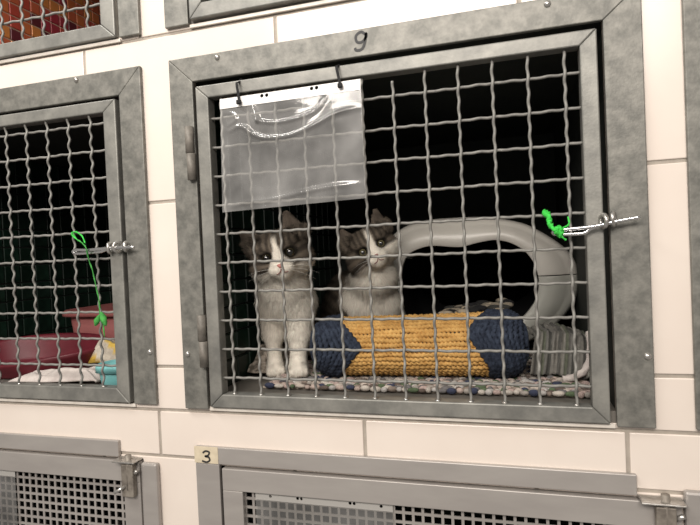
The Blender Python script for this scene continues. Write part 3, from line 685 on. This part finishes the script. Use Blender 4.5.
# ------------------------------------------------------------------ inside the cage on the left
LZ = FZ
def tray(name, cx, cy, w0, d0, h, m, label, cat, rimw, zb, taper=0.82, round_=4.0, rot=0):
    t = thing(name, (cx, cy, zb), label, cat); n = 56
    def loop(sc, z, extra=0):
        L = []
        for k in range(n):
            a = 2*PI*k/n; c = math.cos(a); s = math.sin(a); e = 2/round_
            x = (w0/2*sc+extra)*math.copysign(abs(c)**e, c); y = (d0/2*sc+extra)*math.copysign(abs(s)**e, s)
            L.append(Vector((cx+x*math.cos(rot)-y*math.sin(rot), cy+x*math.sin(rot)+y*math.cos(rot), z)))
        return L
    loops = [loop(taper*0.9, zb+0.001), loop(taper, zb+0.004), loop(1, zb+h)]
    V = [p for L in loops for p in L]; F = [(i*n+k, i*n+(k+1) % n, (i+1)*n+(k+1) % n, (i+1)*n+k) for i in range(2) for k in range(n)]; F.append(tuple(range(n-1, -1, -1)))
    o = mk('basin', V, F, m, t, True); s = o.modifiers.new('thick', 'SOLIDIFY'); s.thickness = 0.003; s.offset = -1
    loops = [loop(1, zb+h-0.001), loop(1, zb+h, 0.002), loop(1, zb+h+0.002, rimw*0.5), loop(1, zb+h-0.002, rimw), loop(1, zb+h-0.012, rimw)]
    V = [p for L in loops for p in L]; F = [(i*n+k, i*n+(k+1) % n, (i+1)*n+(k+1) % n, (i+1)*n+k) for i in range(4) for k in range(n)]
    o = mk('rim', V, F, m, t, True); s = o.modifiers.new('thick', 'SOLIDIFY'); s.thickness = 0.002; s.offset = -1
    return t
tray('litter_tray', -0.455, 0.420, 0.40, 0.24, 0.122, MT['pink'], 'pale pink plastic litter tray behind the maroon bed', 'litter tray', 0.012, LZ+0.001, 0.93, 7.0)
# oval maroon bed with a low front
mb = thing('pet_bed', (-0.60, 0.175, LZ), 'maroon plastic pet bed with a dipped front edge', 'pet bed'); n = 72; loops = []
def bedl(sc, z0, k1):
    L = []
    for k in range(n):
        a = 2*PI*k/n; hgt = 0.056-0.012*math.exp(-((a-1.5*PI)/0.5)**2)+0.012*math.sin(a)
        L.append(Vector((-0.60+0.178*sc*math.cos(a), 0.175+0.110*sc*math.sin(a), LZ+z0+hgt*k1)))
    return L
loops = [bedl(0.84, 0.001, 0), bedl(0.88, 0.006, 0), bedl(0.97, 0, 0.85), bedl(1.0, 0, 1.0), bedl(0.97, 0.002, 1.03), bedl(0.93, 0.0, 0.97), bedl(0.86, 0.008, 0.15), bedl(0.80, 0.008, 0)]
V = [p for L in loops for p in L]; F = [(i*n+k, i*n+(k+1) % n, (i+1)*n+(k+1) % n, (i+1)*n+k) for i in range(len(loops)-1) for k in range(n)]
F += [tuple(range(n-1, -1, -1)), tuple((len(loops)-1)*n+k for k in range(n))]
mk('shell', V, F, MT['maroon'], mb, True)
def htw(s, t):
    x = -0.540+0.205*s; y = 0.036+0.02*s+0.060*t
    e = max(0, min(1, 6*s+0.1, 6*(1-s)+0.1, 4*t+0.15, 4*(1-t)))
    z = LZ+0.006+e*(0.003+0.014*s+0.010*abs(math.sin(5*s+3*t+2*vn(s*4, t*3)))+0.007*vn(s*9, t*6)); return x, y, z
tag(cloth_grid('towel', 0, 0, 0, 0, htw, 60, 24, MT['towel']), 'crumpled white towel in front of the maroon bed', 'towel')
def hyl(s, t):
    x = -0.440+0.150*s; y = 0.150+0.09*t; e = max(0, min(1, 5*s+0.2, 5*(1-s)+0.2, 5*t+0.2, 5*(1-t)))
    return x, y, LZ+0.012+e*(0.054+0.012*s+0.010*math.sin(9*s+4*t)+0.008*vn(s*7, t*7))
tag(cloth_grid('striped_cloth', 0, 0, 0, 0, hyl, 40, 30, MT['attr_cloth'], None, lambda s, t: [(0.62,0.40,0.06),(0.62,0.56,0.46),(0.50,0.44,0.36),(0.62,0.42,0.08),(0.3,0.27,0.22)][int((s*0.5+t*1.3)*9) % 5]), 'folded yellow and white striped cloth above the turquoise tub', 'cloth')
tray('plastic_tub', -0.293, 0.072, 0.070, 0.062, 0.040, MT['turq'], 'small turquoise plastic tub by the latch side post', 'tub', 0.003, LZ+0.001, 0.88, 3.0)

# ------------------------------------------------------------------ kittens
def sdf_mesh(prims, subs, lo, hi, h, k=0.012):
    lo = np.array(lo); hi = np.array(hi); dim = np.ceil((hi-lo)/h).astype(int)+1
    ax = [lo[i]+h*np.arange(dim[i]) for i in range(3)]
    X = np.stack(np.meshgrid(*ax, indexing='ij'), -1).astype(np.float32)
    def ev(pr):
        kind = pr[0]
        if kind == 'e':                         # ellipsoid: centre, radii, axes rows
            c, r, R_ = pr[1], pr[2], pr[3]; d = (X-np.array(c, np.float32))@np.array(R_, np.float32).T; q = d/np.array(r, np.float32)
            k0 = np.linalg.norm(q, axis=-1); k1 = np.linalg.norm(q/np.array(r, np.float32), axis=-1)+1e-9; return k0*(k0-1)/k1
        a, b, ra, rb = [np.array(z, np.float32) for z in pr[1:5]]; ba = b-a; pa = X-a
        t = np.clip((pa@ba)/(ba@ba), 0, 1); off = pa-t[..., None]*ba
        if len(pr) > 5:                         # flattened along an axis
            axn = np.array(pr[5], np.float32); fl = pr[6]; dn = off@axn; off = off+axn*(dn*(1/fl-1))[..., None]
        return np.linalg.norm(off, axis=-1)-(ra+(rb-ra)*t)
    D = None
    for p in prims:
        d = ev(p[0]); kk = p[1] or k
        if D is None: D = d
        else:
            m = np.clip(0.5+0.5*(D-d)/kk, 0, 1); D = D*(1-m)+d*m-kk*m*(1-m)
    for p in subs:
        d = -ev(p[0]); kk = p[1] or 0.004; m = np.clip(0.5-0.5*(D-d)/kk, 0, 1); D = D*(1-m)+d*m+kk*m*(1-m)
    s = D < 0; c = [slice(0, -1), slice(1, None)]
    cnt = np.zeros(np.array(D.shape)-1, np.float32); acc = np.zeros((*cnt.shape, 3), np.float32)
    for axis in range(3):
        o = [i for i in range(3) if i != axis]
        for p in (0, 1):
            for q in (0, 1):
                s0 = [None]*3; s0[o[0]] = c[p]; s0[o[1]] = c[q]; s1 = list(s0); s0[axis] = c[0]; s1[axis] = c[1]
                d0 = D[tuple(s0)]; d1 = D[tuple(s1)]; cr = (d0 < 0) != (d1 < 0); t = np.where(cr, d0/(d0-d1+1e-12), 0)
                cnt += cr; off = np.zeros(3, np.float32); off[o[0]] = p; off[o[1]] = q
                v = np.zeros((*cnt.shape, 3), np.float32); v[...] = off; v[..., axis] = t; acc += v*cr[..., None]
    idx = -np.ones(cnt.shape, int); act = cnt > 0; idx[act] = np.arange(act.sum())
    base = np.stack(np.nonzero(act), -1); V = lo+(base+acc[act]/cnt[act][:, None])*h; F = []
    for axis in range(3):
        s0 = [slice(1, -1)]*3; s1 = [slice(1, -1)]*3; s0[axis] = slice(0, -1); s1[axis] = slice(1, None)
        a = s[tuple(s0)]; b = s[tuple(s1)]; loc = np.stack(np.nonzero(a != b), -1); st = a[a != b]
        loc = loc+np.array([0 if i == axis else 1 for i in range(3)]); o1, o2 = (axis+1) % 3, (axis+2) % 3
        def g(d1, d2):
            l = loc.copy(); l[:, o1] += d1; l[:, o2] += d2; return idx[tuple(l.T)]
        q = np.stack([g(-1, -1), g(0, -1), g(0, 0), g(-1, 0)], -1); q[~st] = q[~st][:, ::-1]; F.append(q)
    F = np.concatenate(F); return V, F[(F >= 0).all(1)]
def vnormals(V, F):
    n = np.cross(V[F[:, 2]]-V[F[:, 0]], V[F[:, 3]]-V[F[:, 1]]); N = np.zeros_like(V)
    for k in range(4): np.add.at(N, F[:, k], n)
    return N/(np.linalg.norm(N, axis=1, keepdims=True)+1e-12)
def noise3(P, sc, seed=0):
    a = np.random.default_rng(seed).normal(size=(8, 3))*sc; ph = np.random.default_rng(seed+1).random(8)*6.28
    return np.sin(P@a.T+ph).mean(1)*1.6
I3 = np.eye(3)
def build_kitten(P0, spec):
    P0 = Vector(P0); F_ = Vector((CP.x-P0.x, CP.y-P0.y, 0)).normalized(); R_ = Vector((-F_.y, F_.x, 0))
    kp = lambda u, v, d: np.array(bpl(u, v, P0, F_, d))
    axes0 = np.array([R_, F_, (0, 0, 1)])
    H = kp(*spec['head']); ro = math.radians(spec['roll']); ya = math.radians(spec['yaw']); pi_ = math.radians(spec.get('pitch', 0))
    r = np.array(R_); f = np.array(F_); u = np.array((0, 0, 1.0))
    r, u = math.cos(ro)*r+math.sin(ro)*u, -math.sin(ro)*r+math.cos(ro)*u
    r, f = math.cos(ya)*r-math.sin(ya)*f, math.sin(ya)*r+math.cos(ya)*f
    f, u = math.cos(pi_)*f-math.sin(pi_)*u, math.sin(pi_)*f+math.cos(pi_)*u
    HA = np.array([r, f, u]); hl = lambda x, y, z: H+r*x+f*y+u*z
    pr = []; sb_ = []
    for e in spec['body']:
        if e[0] == 'e': pr.append((('e', kp(*e[1]), e[2], axes0), e[3] if len(e) > 3 else 0.03))
        else: pr.append((('c', kp(*e[1]), kp(*e[2]), e[3], e[4]), 0.02))
    for paw in spec['paws']:
        c = kp(*paw[:3]); c[2] = spec.get('pawz', FZ+0.012)+0.013 if len(paw) < 4 else c[2]
        pr.append((('e', c, (0.0185, 0.026, 0.0145), axes0), 0.012))
        for tx in (-0.0125, -0.0043, 0.0043, 0.0125):
            pr.append((('e', c+np.array(R_)*tx+np.array(F_)*(0.020-abs(tx)*0.35)-np.array((0, 0, 0.002)), (0.0062, 0.010, 0.0095), axes0), 0.004))
    S = spec.get('hs', 1.0)
    E = lambda x, y, z, rx, ry, rz, k: pr.append((('e', hl(x*S, y*S, z*S), (rx*S, ry*S, rz*S), HA), k))
    E(0, -0.004, 0.004, 0.048, 0.047, 0.042, 0.03)
    for sg in (-1, 1):
        E(sg*0.029, 0.008, -0.014, 0.026, 0.028, 0.022, 0.016); E(sg*0.0095, 0.041, -0.0235, 0.0125, 0.012, 0.0100, 0.012)
        E(sg*0.020, 0.030, 0.019, 0.014, 0.010, 0.007, 0.012)
    E(0, 0.034, 0.002, 0.014, 0.016, 0.022, 0.016); E(0, 0.042, -0.012, 0.0095, 0.011, 0.012, 0.010); E(0, 0.033, -0.034, 0.013, 0.012, 0.009, 0.012)
    for sg, (bx, bz, tx, tz, ty) in zip((-1, 1), spec['ears']):
        fa = f*0.96+r*sg*0.28; fa = fa/np.linalg.norm(fa)
        b = hl(bx*S, -0.004*S, bz*S); t = hl(tx*S, ty*S, tz*S)
        pr.append((('c', b, t, 0.0240*S, 0.0075*S, fa, 0.40), 0.008))
        sb_.append((('c', b+fa*0.0125*S+(t-b)*0.05, t+fa*0.006*S-(t-b)*0.06, 0.0175*S, 0.0035*S, fa, 0.50), 0.003))
    eyes = [hl(sg*0.0205*S, 0.0350*S, 0.000) for sg in (-1, 1)]
    for e in eyes: sb_.append((('e', e+f*0.008*S, (0.0098*S, 0.012*S, 0.0074*S), HA), 0.004))
    pts = np.array([p[0][1] for p in pr]+[p[0][2] for p in pr if p[0][0] == 'c']); lo = pts.min(0)-0.085; hi = pts.max(0)+0.085
    lo[2] = spec.get('pawz', FZ+0.012)-0.012
    V, F = sdf_mesh(pr, sb_, lo, hi, 0.0030)
    N = vnormals(V, F)
    hd = (V-H)@HA.T/S
    tint, flen, comb = spec['paint'](V, hd, N, kp, R_, F_, HA, H)
    base = thing('kitten', (P0.x, P0.y, FZ), spec['label'], 'kitten', 'kittens in cage 9')
    mk('body', V, F, MT['skin'], base, True, tint*0.92)
    # fur
    c = V[F].mean(1); ar = np.linalg.norm(np.cross(V[F[:, 2]]-V[F[:, 0]], V[F[:, 3]]-V[F[:, 1]]), axis=1)
    hdc = (c-H)@HA.T/S; near = np.exp(-((np.linalg.norm(hdc, axis=1)/0.075)**4)); face = N[F].mean(1)@np.array(F_)
    p = ar*(1+2.0*near)*(0.25+np.clip(face+0.4, 0, 1)); p /= p.sum(); n = 70000
    fi = rng.choice(len(F), n, p=p); wts = rng.random((n, 2)); a, b = wts[:, :1], wts[:, 1:]
    q = F[fi]; il = lambda A_: (A_[q[:, 0]]*(1-a)+A_[q[:, 1]]*a)*(1-b)+(A_[q[:, 3]]*(1-a)+A_[q[:, 2]]*a)*b
    root = il(V); nn = il(N); nn /= np.linalg.norm(nn, axis=1, keepdims=True); col = il(tint); ln = il(flen[:, None])[:, 0]*(0.7+0.6*rng.random(n)); cb = il(comb)
    cb = cb-nn*(cb*nn).sum(1, keepdims=True); cb /= (np.linalg.norm(cb, axis=1, keepdims=True)+1e-6)
    dirn = nn*0.42+cb*0.9+rng.normal(size=(n, 3))*0.16; dirn /= np.linalg.norm(dirn, axis=1, keepdims=True)
    side = np.cross(dirn, np.array(CP)-root); side /= (np.linalg.norm(side, axis=1, keepdims=True)+1e-9)
    side = np.cross(dirn, nn)+0.25*rng.normal(size=(n, 3)); side /= (np.linalg.norm(side, axis=1, keepdims=True)+1e-9)
    wd = 0.00042*(0.7+0.6*rng.random(n))[:, None]; root = root-nn*0.0006
    mid = root+dirn*(ln*0.55)[:, None]; tip = root+dirn*ln[:, None]+cb*(ln*0.18)[:, None]-nn*(ln*0.10)[:, None]
    VV = np.stack([root-side*wd, root+side*wd, mid-side*wd*0.8, mid+side*wd*0.8, tip], 1).reshape(-1, 3)
    k = np.arange(n)*5; FF = [(int(i), int(i)+1, int(i)+3, int(i)+2) for i in k]+[(int(i)+2, int(i)+3, int(i)+4) for i in k]
    shade = (0.82+0.36*rng.random(n))[:, None]; cc = np.repeat(np.clip(col*shade, 0, 1), 5, 0)
    o = mk('fur', VV, FF, MT['fur'], base, True, cc); tag(o, kind='stuff')
    at = o.data.attributes.new('nrm', 'FLOAT_VECTOR', 'POINT'); nv = nn*0.85+dirn*0.15+rng.normal(size=(n, 3))*0.10; nv /= np.linalg.norm(nv, axis=1, keepdims=True)
    at.data.foreach_set('vector', np.repeat(nv, 5, 0).astype(np.float32).ravel())
    # eyes, nose, whiskers
    tocam = np.array(CP)-H; tocam /= np.linalg.norm(tocam)
    for e in eyes:
        rr = 0.0096*S; v, fc = uvs((0, 0, 0), 1, 1, 1, 32, 24); v = np.array(v); look = f*0.6+tocam*0.4; look /= np.linalg.norm(look)
        ang = np.degrees(np.arccos(np.clip(v@look, -1, 1))); tn = np.where((ang < spec['pupil'])[:, None], (0.004, 0.004, 0.004), np.where((ang < 47)[:, None], spec['iris'], (0.012, 0.010, 0.008)))
        mk('eye', np.array(e)+v*rr, fc, MT['eye'], base, True, tn)
    v, fc = uvs((0, 0, 0), 1, 1, 1, 14, 10); v = np.array(v); v[:, 0] *= 0.7+0.45*np.clip(v[:, 2], -1, 1)
    mk('nose', hl(0, 0.0530*S, -0.0185*S)+(v*np.array([0.0066, 0.0042, 0.0042])*S)@HA, fc, MT[spec['nose']], base, True)
    for sg in (-1, 1):
        for j in range(4):
            a0 = hl(sg*0.014*S, 0.049*S, (-0.021-0.0025*j)*S); L = 0.045+0.012*rng.random(); an = math.radians(14-11*j+rng.uniform(-5, 5))
            P = [Vector(a0+(r*sg*math.cos(an)*0.95+u*math.sin(an)+f*0.25)*L*t-u*0.012*t*t-f*0.01*t*t) for t in np.linspace(0, 1, 7)]
            tube('whisker', P, [0.00022*(1-0.75*i/6) for i in range(7)], MT['whisker'], base, 5)
        # mouth line
        P = [Vector(hl(sg*x*S, y*S, z*S)) for x, y, z in ((0, 0.0535, -0.0235), (0.003, 0.0535, -0.0290), (0.009, 0.0505, -0.0310), (0.015, 0.043, -0.0300))]
        tube('mouth', smooth_path(P, 4), 0.0009, MT['nose_dark'], base, 5)
    return base
def sm(x, a, b): t = np.clip((x-a)/(b-a), 0, 1); return t*t*(3-2*t)
WHITE = np.array((0.93, 0.86, 0.75)); TAB = np.array((0.185, 0.152, 0.118)); DARK = np.array((0.026, 0.022, 0.019)); PINKE = np.array((0.20, 0.16, 0.13))
def tabby(V, hd):
    ang = np.arctan2(hd[:, 2]+0.01, np.abs(hd[:, 0])+1e-6); st = np.where(hd[:, 2] > 0.012, np.sin(np.abs(hd[:, 0])*560+3*noise3(V, 40, 3)), np.sin(ang*15+2.5*noise3(V, 40, 4)))*0.5+0.5; st2 = np.sin(V[:, 2]*210+V[:, 0]*90+5*noise3(V, 25, 5))*0.5+0.5
    h = sm(np.linalg.norm(hd, axis=1), 0.075, 0.055); s = sm(st, 0.25, 0.75)*h+sm(st2, 0.2, 0.8)*(1-h)
    s = np.clip(s*0.7+0.3*(noise3(V, 160, 9)*0.5+0.5), 0, 1)[:, None]
    return TAB*(1-s*0.9)+DARK*(s*0.9)
def liner(c, hd):          # dark rims of the eyelids
    d = np.minimum(*[np.hypot((hd[:, 0]-sg*0.0205)/1.25, hd[:, 2]) for sg in (-1, 1)]); k = sm(d, 0.0115, 0.0085)*(hd[:, 1] > 0.02); return c*(1-0.85*k[:, None])
def ear_in(hd, N, HA): # pinkish inner ear
    return sm(hd[:, 2], 0.040, 0.050)*sm(N@HA[1], 0.35, 0.7)
def combs(V, hd, HA, H, R_, F_):
    h = sm(np.linalg.norm(hd, axis=1), 0.085, 0.060)[:, None]
    nosep = np.array((0, 0.058, -0.018)); dl = hd-nosep; dl = dl/(np.linalg.norm(dl, axis=1, keepdims=True)+1e-6); dw = dl@HA
    ear = sm(hd[:, 2], 0.036, 0.046)[:, None]; dw = dw*(1-ear)+HA[2]*ear
    down = np.array((0, 0, -1.0))-0.35*np.array(F_); return dw*h+down*(1-h)
def lens(hd):
    d = np.linalg.norm(hd-np.array((0, 0.05, -0.008)), axis=1); L = 0.0032+0.0085*sm(d, 0.02, 0.075)
    return np.where(hd[:, 2] > 0.040, 0.0040, L)
def paint1(V, hd, N, kp, R_, F_, HA, H):
    t = tabby(V, hd); x, y, z = hd.T; nz = 0.006*noise3(V, 90, 21)
    ax_ = np.abs(x+0.001); blaze = sm(0.0042+0.0105*sm(z, 0.014, -0.014)-ax_+nz*0.4, -0.002, 0.002)*sm(z, 0.036, 0.024)*sm(y, 0.0, 0.02)
    lim = -0.006-0.017*sm(ax_, 0.012, 0.024); muzzle = sm(lim-z+nz*0.7, -0.004, 0.004)*sm(y, -0.030, -0.012)
    body = sm(np.linalg.norm(hd, axis=1), 0.060, 0.072)
    dback = (V-kp(286, 300, -0.045))@np.array(F_)+nz
    low = sm(z, -0.024, -0.032)*sm(y, -0.04, -0.02); wb = np.maximum(body*(z < 0.0)*sm(dback, -0.02, 0.01), low)
    legs = sm(V[:, 2], 0.075, 0.055)*sm(dback, -0.04, -0.02)
    w_ = np.clip(np.maximum.reduce([blaze, muzzle*(np.linalg.norm(hd, axis=1) < 0.09), wb, legs]), 0, 1)[:, None]
    cream = WHITE*(1-0.10*sm(noise3(V, 30, 31), 0, 1)[:, None]*np.array((0.6, 0.8, 1.0)))
    c = t*(1-w_)+cream*w_; e = ear_in(hd, N, HA)[:, None]*0.75; c = c*(1-e)+PINKE*0.7*e
    fl = lens(hd); fl = np.where(V[:, 2] < 0.05, 0.0045, fl); return liner(c, hd), fl, combs(V, hd, HA, H, R_, F_)
def paint2(V, hd, N, kp, R_, F_, HA, H):
    t = tabby(V, hd); x, y, z = hd.T; nz = 0.006*noise3(V, 90, 41)
    cx = 0.002+0.10*z
    blaze = sm(0.0062+0.012*sm(z, 0.012, -0.010)-np.abs(x-cx)+nz*0.4, -0.002, 0.002)*sm(z, 0.040, 0.030)*sm(y, 0.0, 0.02)
    lim = np.where(x < 0, -0.026-0.25*np.maximum(-x-0.016, 0)+0.022*sm(-x, 0.016, 0.006), -0.008)
    muzzle = np.maximum(sm(lim-z+nz*0.6, -0.003, 0.004), sm(0.017-np.hypot(x-0.002, (z+0.022)*1.1)+nz*0.3, -0.003, 0.003)*(y > 0.03))*sm(y, -0.035, -0.02)
    body = sm(np.linalg.norm(hd, axis=1), 0.060, 0.072)
    rx = (V-kp(346, 292, 0))@np.array(R_); rf = (V-kp(372, 290, -0.03))@np.array(F_)
    wb = np.maximum(body*(z < 0.0), sm(z, -0.030, -0.038)*sm(y, -0.045, -0.025))*sm(rx+0.012*np.sin(V[:, 2]*70)+nz, -0.008, 0.004)*sm(rf+nz, -0.02, 0.01)
    w_ = np.clip(np.maximum.reduce([blaze, muzzle*(np.linalg.norm(hd, axis=1) < 0.09), wb]), 0, 1)[:, None]
    c0 = t*(1-0.35*body[:, None]*sm(-rx, -0.01, 0.02)[:, None]); c = c0*(1-w_)+WHITE*w_
    e = ear_in(hd, N, HA)[:, None]*0.7; c = c*(1-e)+PINKE*0.6*e; return liner(c, hd), lens(hd), combs(V, hd, HA, H, R_, F_)
K1 = dict(label='tabby and white kitten sitting upright with both white front legs showing', head=(281, 255.5, 0.035), roll=13, yaw=-7, pitch=-2, hs=1.09,
    ears=[(-0.036, 0.026, -0.056, 0.056, -0.004), (0.033, 0.032, 0.029, 0.068, 0.000)], pupil=37, iris=(0.040, 0.034, 0.018), nose='nose', pawz=FZ+0.010, paint=paint1,
    paws=[(298.5, 374, 0.046), (276, 369, 0.004, 1)],
    body=[('e', (287, 300, -0.015), (0.049, 0.050, 0.052)), ('e', (283, 283, 0.008), (0.046, 0.044, 0.038)), ('e', (294, 306, -0.075), (0.042, 0.066, 0.060)), ('e', (299, 334, -0.105), (0.044, 0.052, 0.058)),
          ('c', (298, 375, 0.032), (299, 337, 0.018), 0.0165, 0.0170), ('c', (299, 337, 0.018), (300, 303, -0.006), 0.0175, 0.030),
          ('c', (275.5, 367, -0.008), (273.5, 335, -0.012), 0.0150, 0.0155), ('c', (273.5, 335, -0.012), (271, 303, -0.020), 0.0160, 0.028)])
K2 = dict(label='tabby and white kitten with tilted head peeking over the rope bolster', head=(371, 249.5, 0.035), roll=24, yaw=5, pitch=-2, hs=0.98,
    ears=[(-0.034, 0.029, -0.038, 0.059, -0.004), (0.036, 0.030, 0.045, 0.067, 0.000)], pupil=28, iris=(0.13, 0.115, 0.06), nose='nose_dark', pawz=FZ+0.010, paint=paint2,
    paws=[(362, 372, -0.02), (388, 372, -0.02)],
    body=[('e', (373, 296, -0.025), (0.050, 0.046, 0.064)), ('e', (374, 277, 0.008), (0.046, 0.044, 0.038)), ('e', (352, 300, -0.075), (0.058, 0.066, 0.066)), ('e', (344, 318, -0.11), (0.052, 0.060, 0.064)),
          ('c', (362, 366, -0.034), (362, 335, -0.030), 0.0165, 0.0175), ('c', (362, 335, -0.030), (360, 305, -0.022), 0.0180, 0.030),
          ('c', (388, 365, -0.034), (388, 335, -0.030), 0.0165, 0.0175), ('c', (388, 335, -0.030), (387, 305, -0.022), 0.0180, 0.030)])
build_kitten((0.022, 0.165, 0), K1)
build_kitten((0.200, 0.285, 0), K2)
